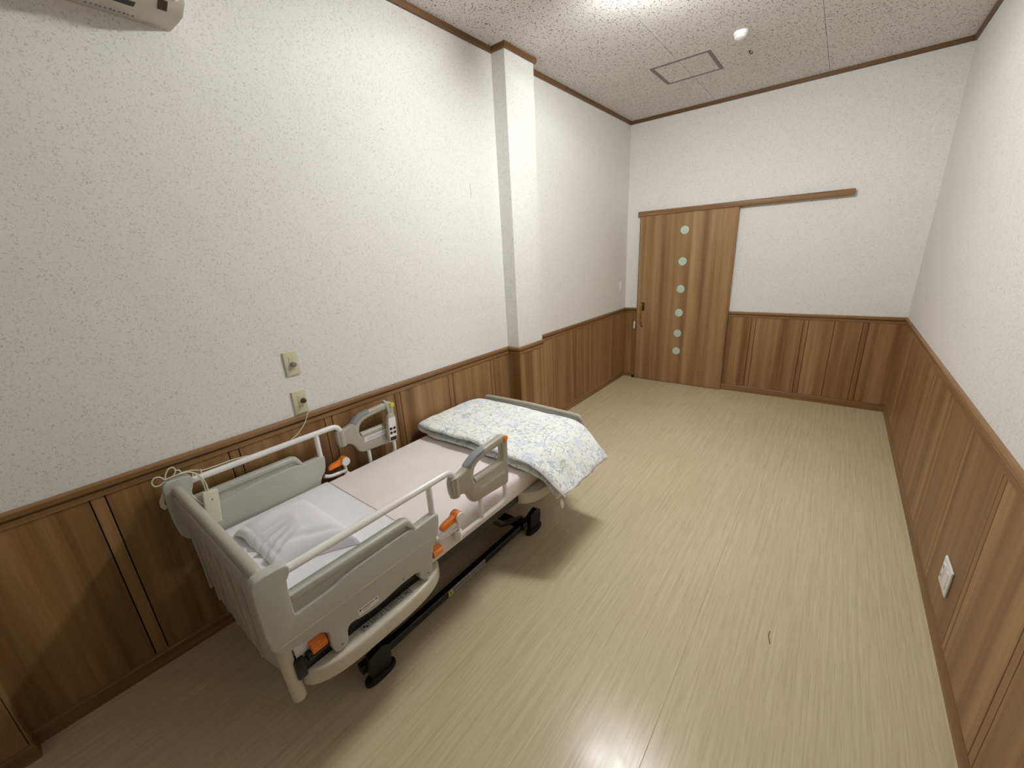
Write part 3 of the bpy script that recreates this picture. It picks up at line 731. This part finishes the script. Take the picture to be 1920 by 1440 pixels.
# white draw sheet over the head half, hanging a little over both sides
wsheet = drape('draw_sheet', None, curve([(0.0875, 0.466), (0.0875, 0.496), (0.096, 0.520), (0.118, 0.5305), (0.30, 0.5305), (0.72, 0.5305), (0.897, 0.5305), (0.919, 0.520), (0.9275, 0.496), (0.9275, 0.466)]),
               lambda u: 0.274, lambda u: 0.828, lambda u: 0.0025, 90, 40, 'white_sheet', 0.0007)
link('hem', tube([(0.0865, 0.829, 0.470), (0.0865, 0.829, 0.497), (0.095, 0.829, 0.522), (0.118, 0.829, 0.5328), (0.897, 0.829, 0.5328), (0.920, 0.829, 0.522), (0.9285, 0.829, 0.497), (0.9285, 0.829, 0.470)], 0.0011, 6, 0.01), 'seam_thread', wsheet)
tag(wsheet, 'white draw sheet spread over the head half of the mattress', 'sheet')

# pillow
def pillow():
    bm = bmesh.new(); N = 64; V = {}
    A, B, C_, D = Vector((0.185, 0.362)), Vector((0.207, 0.668)), Vector((0.714, 0.668)), Vector((0.572, 0.376))
    def zt(u, v, x, y):
        a = max(0.0, (1-abs(u)**5))*max(0.0, (1-abs(v)**6)); h = 0.082*a**0.5
        h *= 1-0.30*max(0, -v)**1.5-0.12*max(0, u)
        fade = max(0, min(1, (0.10-v)/0.75)); env = (1-abs(u)**6)
        for k, (x0, sl, wd, am) in enumerate(((0.330, 0.16, 0.022, 0.020), (0.392, 0.02, 0.024, 0.044), (0.458, -0.16, 0.026, 0.044), (0.520, -0.30, 0.022, 0.022))):
            xf = x0+sl*(y-0.36)
            h -= am*math.exp(-((x-xf)/wd)**2)*fade*env
            h += am*0.45*math.exp(-((x-xf-0.034)/wd)**2)*fade*env*(1-0.7*max(0, (-v-0.7)/0.3))
        # long soft crease along the right side
        h -= 0.016*math.exp(-((u-0.62-0.10*v)/0.09)**2)*max(0, 0.9-abs(v))
        h += 0.004*noise.noise(Vector((x*14, y*14, 1.0)))*a
        # open end of the case stands a little off the sheet
        lip = max(0, (-v-0.80)/0.20)
        h += lip*(0.018+0.006*math.sin(x*48+1.0))*(1-abs(u)**8)
        return 0.5345+max(h, 0.0)
    for side in (1, -1):
        for i in range(N+1):
            for j in range(N+1):
                u, v = i/N*2-1, j/N*2-1
                if side == -1 and (i in (0, N) or j in (0, N)): continue
                # round the two far corners, keep the near ones pointed
                uu, vv = u, v
                k_ = abs(u)**3*max(0, v)**3; uu *= 1-(0.07 if u < 0 else 0.025)*k_; vv *= 1-0.08*k_
                s_, t_ = (uu+1)/2, (vv+1)/2
                p = (A*(1-s_)+D*s_)*(1-t_)+(B*(1-s_)+C_*s_)*t_
                p = p+Vector((-0.020*max(0, u)*(1-v*v)+0.008*max(0, -u)*(1-v*v), 0.010*(1-u*u)*max(0, -v)-0.010*(1-u*u)*max(0, v)))
                z = zt(u, v, p.x, p.y)
                if side == -1: z = max(0.5335, z-0.012) if v < -0.8 else 0.5335
                V[(side, i, j)] = bm.verts.new((p.x, p.y, z))
    g = lambda s, i, j: V.get((s, i, j)) or V[(1, i, j)]
    for s in (1, -1):
        for i in range(N):
            for j in range(N):
                q = [g(s, i, j), g(s, i+1, j), g(s, i+1, j+1), g(s, i, j+1)]
                bm.faces.new(q if s == 1 else q[::-1])
    return bm
pb = pillow()
po_ = tag(link('pillow', pb, 'pillow', smooth=80), 'flat white pillow with creased case at the head of the bed', 'pillow')

# duvet folded double over the foot end: one cloth that runs back under itself at the wall side
def near_x(x, low):
    y = 1.485-0.012*math.sin(x*6)-0.040*math.exp(-((x-0.80)/0.17)**2)+0.045*max(0, x-0.98)/0.15+0.004*math.sin(x*27)
    return y+(0.016+0.008*math.sin(x*19)+0.25*max(0, x-0.97) if low else 0)
def far_x(x, low): return 2.074-0.040*max(0, x-0.9)/0.2+0.004*math.sin(x*17)-(0.03 if low else 0)
dc = curve([(1.075, 0.372), (1.045, 0.425), (1.010, 0.485), (0.950, 0.528), (0.86, 0.5475), (0.60, 0.547), (0.20, 0.547), (0.10, 0.549), (0.066, 0.556), (0.052, 0.575), (0.066, 0.594),
            (0.11, 0.603), (0.30, 0.606), (0.60, 0.606), (0.85, 0.602), (0.95, 0.586), (1.02, 0.542), (1.08, 0.486), (1.142, 0.426)])
def duvet_bm():
    bm = bmesh.new(); nx, ny = 230, 84; top = []; bot = []
    U0 = 0.475
    for i in range(nx+1):
        u = i/nx; x, z, a_, b_ = dc(u); low = u < U0; rt = []; rb = []
        w_low = max(0, min(1, (U0+0.02-u)/0.04))
        for j in range(ny+1):
            t = j/ny; tt = 0.5*t+0.5*(0.5-0.5*math.cos(math.pi*t))
            y0 = near_x(x, False)*(1-w_low)+near_x(x, True)*w_low; y1 = far_x(x, False)*(1-w_low)+far_x(x, True)*w_low
            y = y0*(1-tt)+y1*tt
            e = max(0, min(1-abs(2*u-1)**60, 1-abs(2*tt-1)**12))**0.5
            th = (0.040 if not low else 0.032)*(1-0.3*max(0, x-0.95)/0.2)
            wr = 0.0045 if not low else 0.002
            n_ = noise.noise(Vector((x*5, y*4, 2)))*1.2+noise.noise(Vector((x*14, y*11, 5)))*0.9+noise.noise(Vector((x*33, y*27, 7)))*0.45
            hang = max(0, x-0.90)/0.24
            n_ += hang*1.6*math.sin(y*31+3*noise.noise(Vector((x*6, y*5, 1))))+hang*hang*0.6*math.sin(y*70+x*20)
            # rounded shoulders towards the near and far edges
            dz = -0.010*max(0, 2*tt-1.45)/0.55 if not low else 0
            tx, tz = b_, -a_
            ext = 0.0
            if not low and u > 0.90: ext = ((u-0.90)/0.10)**2*(0.006*math.sin(y*15+0.8)+0.005*noise.noise(Vector((y*26, 3, 1)))-0.010*math.exp(-((y-1.72)/0.04)**2))
            px_, pz_ = x+tx*ext, z+tz*ext+dz
            rt.append(bm.verts.new((px_+a_*(th/2*e+wr*n_*e), y, pz_+b_*(th/2*e+wr*n_*e))))
            rb.append(bm.verts.new((px_-a_*(th/2*e-wr*n_*e*(0.25 if x < 0.9 else 0.8)), y, pz_-b_*(th/2*e-wr*n_*e*(0.25 if x < 0.9 else 0.8)))))
        top.append(rt); bot.append(rb)
    for i in range(nx):
        for j in range(ny):
            bm.faces.new((top[i][j], top[i+1][j], top[i+1][j+1], top[i][j+1])); bm.faces.new((bot[i][j], bot[i][j+1], bot[i+1][j+1], bot[i+1][j]))
    for i in range(nx):
        bm.faces.new((top[i][0], bot[i][0], bot[i+1][0], top[i+1][0])); bm.faces.new((top[i][ny], top[i+1][ny], bot[i+1][ny], bot[i][ny]))
    for j in range(ny):
        bm.faces.new((top[0][j], top[0][j+1], bot[0][j+1], bot[0][j])); bm.faces.new((top[nx][j], bot[nx][j], bot[nx][j+1], top[nx][j+1]))
    bmesh.ops.remove_doubles(bm, verts=bm.verts, dist=2e-5)
    return bm
duv = tag(link('duvet', duvet_bm(), 'duvet', None, 80), 'folded duvet with pale blue and green leaf print over the foot end', 'duvet')
lab(link('tie_ribbon', prism(chaikin([(1.508, 0.408), (1.524, 0.414), (1.545, 0.378), (1.540, 0.352), (1.526, 0.350), (1.515, 0.372)], 1), 'x', 1.122, 1.125, 0.0008, 1), 'white', duv), 'small white tie')
hp_ = []
for k in range(30):
    u = 0.86+0.139*k/29; x, z, nx_, nz_ = dc(u); hp_.append((x+nx_*0.004, near_x(x, False)+0.001, z+nz_*0.004))
lab(link('hem', tube(hp_, 0.0035, 8, 0), 'white_sheet', duv), 'white piping along the edge')

# ------------------------------------------------------------------ small things on the bed
rc = empty('bed_remote', (0.100, 1.25, 0.60), 'grey bed remote with black display hanging on the wall side handle', 'remote control')
rot = Matrix.Translation(Vector((0.104, 1.252, 0.590))) @ Matrix.Rotation(math.radians(-4), 4, 'X')
def R_(bm): return xform(bm, rot)
link('body', R_(prism(chaikin([(-0.032, 0.0), (0.032, 0.0), (0.034, 0.12), (0.026, 0.178), (-0.022, 0.178), (-0.033, 0.12)], 2), 'x', -0.010, 0.014, 0.006, 3)), 'handle', rc)
fp = lab(link('face_panel', R_(prism([(-0.024, 0.008), (0.024, 0.008), (0.024, 0.155), (-0.022, 0.155)], 'x', 0.0135, 0.0155, 0.0006, 1)), 'white', rc), 'white front panel')
lab(link('display', R_(box(0.015, 0.0165, -0.021, 0.022, 0.012, 0.036, 0.0005, 1)), 'ink', rc), 'black label with symbols')
for r_i, zc in enumerate((0.062, 0.088)):
    for yc in (-0.012, 0.013):
        b2 = box(0.0152, 0.0172, yc-0.008, yc+0.008, zc-0.008, zc+0.008, 0.002, 1); box(0.0168, 0.0176, yc-0.0035, yc+0.0045, zc-0.004, zc+0.004, bm=b2)
        lab(link('button', R_(b2), 'ink', rc), 'dark outlined button')
    link('mark', R_(box(0.0154, 0.0162, -0.003, 0.003, zc-0.004, zc+0.003)), 'blue_ink', rc, 0)
link('hook', tube([(0.100, 1.262, 0.76), (0.092, 1.264, 0.790), (0.072, 1.264, 0.836), (0.050, 1.264, 0.836), (0.046, 1.264, 0.80)], 0.009, 10, 0.03), 'handle', rc)

cb = empty('power_adapter', (0.097, 0.33, 0.59), 'cream adapter box on a cord by the headboard, wall side', 'adapter')
rot2 = Matrix.Translation(Vector((0.097, 0.328, 0.588))) @ Matrix.Rotation(math.radians(-7), 4, 'X')
link('case', xform(box(-0.011, 0.014, -0.026, 0.028, 0, 0.150, 0.004, 3), rot2), 'cream', cb)
link('indicator', xform(lathe([(0, 0), (0.0028, 0), (0.0028, 0.001), (0, 0.001)], (0.014, 0.003, 0.112), 'x', 10), rot2), 'ink', cb)
cord_c = 'cream'
XR_ = 0.062
cords = [
 [(0.030, 0.838, 0.962), (0.045, 0.838, 0.960), (0.052, 0.836, 0.925), (0.044, 0.813, 0.868), (0.040, 0.770, 0.822), (0.040, 0.711, 0.793), (0.042, 0.650, 0.778), (0.046, 0.590, 0.788), (0.050, 0.530, 0.806), (0.056, 0.47, 0.817), (0.062, 0.41, 0.8185), (0.066, 0.35, 0.822), (0.064, 0.320, 0.838)],
 [(0.064, 0.320, 0.838), (0.062, 0.290, 0.843), (0.060, 0.255, 0.838), (0.060, 0.229, 0.834), (0.060, 0.218, 0.857), (0.060, 0.199, 0.860), (0.058, 0.187, 0.842), (0.058, 0.192, 0.823), (0.058, 0.209, 0.819), (0.060, 0.232, 0.836)],
 [(0.060, 0.229, 0.834), (0.060, 0.235, 0.857), (0.060, 0.249, 0.877), (0.060, 0.265, 0.879), (0.060, 0.271, 0.860), (0.060, 0.258, 0.840), (0.060, 0.240, 0.835), (0.060, 0.228, 0.834)],
 [(0.060, 0.269, 0.860), (0.060, 0.281, 0.857), (0.061, 0.284, 0.838)],
 [(0.062, 0.228, 0.838), (0.075, 0.267, 0.846), (0.082, 0.304, 0.844), (0.088, 0.324, 0.828), (0.092, 0.335, 0.791), (0.094, 0.336, 0.747), (0.096, 0.335, 0.732)],
 [(0.082, 0.304, 0.845), (0.090, 0.331, 0.821), (0.096, 0.344, 0.776), (0.098, 0.343, 0.732)],
 [(0.066, 0.319, 0.826), (0.076, 0.300, 0.775), (0.078, 0.288, 0.748), (0.082, 0.300, 0.712), (0.088, 0.312, 0.688)],
]
for k in range(3):
    dx = 0.004*k; dy = 0.005*k
    cords.append([(0.046+dx, 0.214+dy*0.3, 0.812), (0.041+dx, 0.214, 0.780), (0.036+dx, 0.195+dy, 0.749), (0.036+dx, 0.192+dy, 0.723+dy), (0.038+dx, 0.202+dy*0.6, 0.702+dy*0.8), (0.040+dx, 0.212+dy*0.3, 0.724), (0.042+dx, 0.218+dy*0.2, 0.768), (0.046+dx, 0.217+dy*0.3, 0.812)])
for i, c in enumerate(cords):
    link('cord', tube(c, 0.0024 if i in (0,) else 0.0028, 8, 0.02, 5), cord_c, cb)
link('cord_tie', tube([(0.066, 0.345, 0.812), (0.060, 0.345, 0.826), (0.070, 0.345, 0.832), (0.074, 0.345, 0.818)], 0.0024, 6, 0.01), cord_c, cb)
lab(link('plug', lathe([(0, 0.0), (0.0125, 0.0), (0.0135, 0.006), (0.011, 0.018), (0.006, 0.026), (0, 0.026)], (0.0105, 0.838, 0.972), 'x', 20), 'brown', cb), 'dark brown plug')
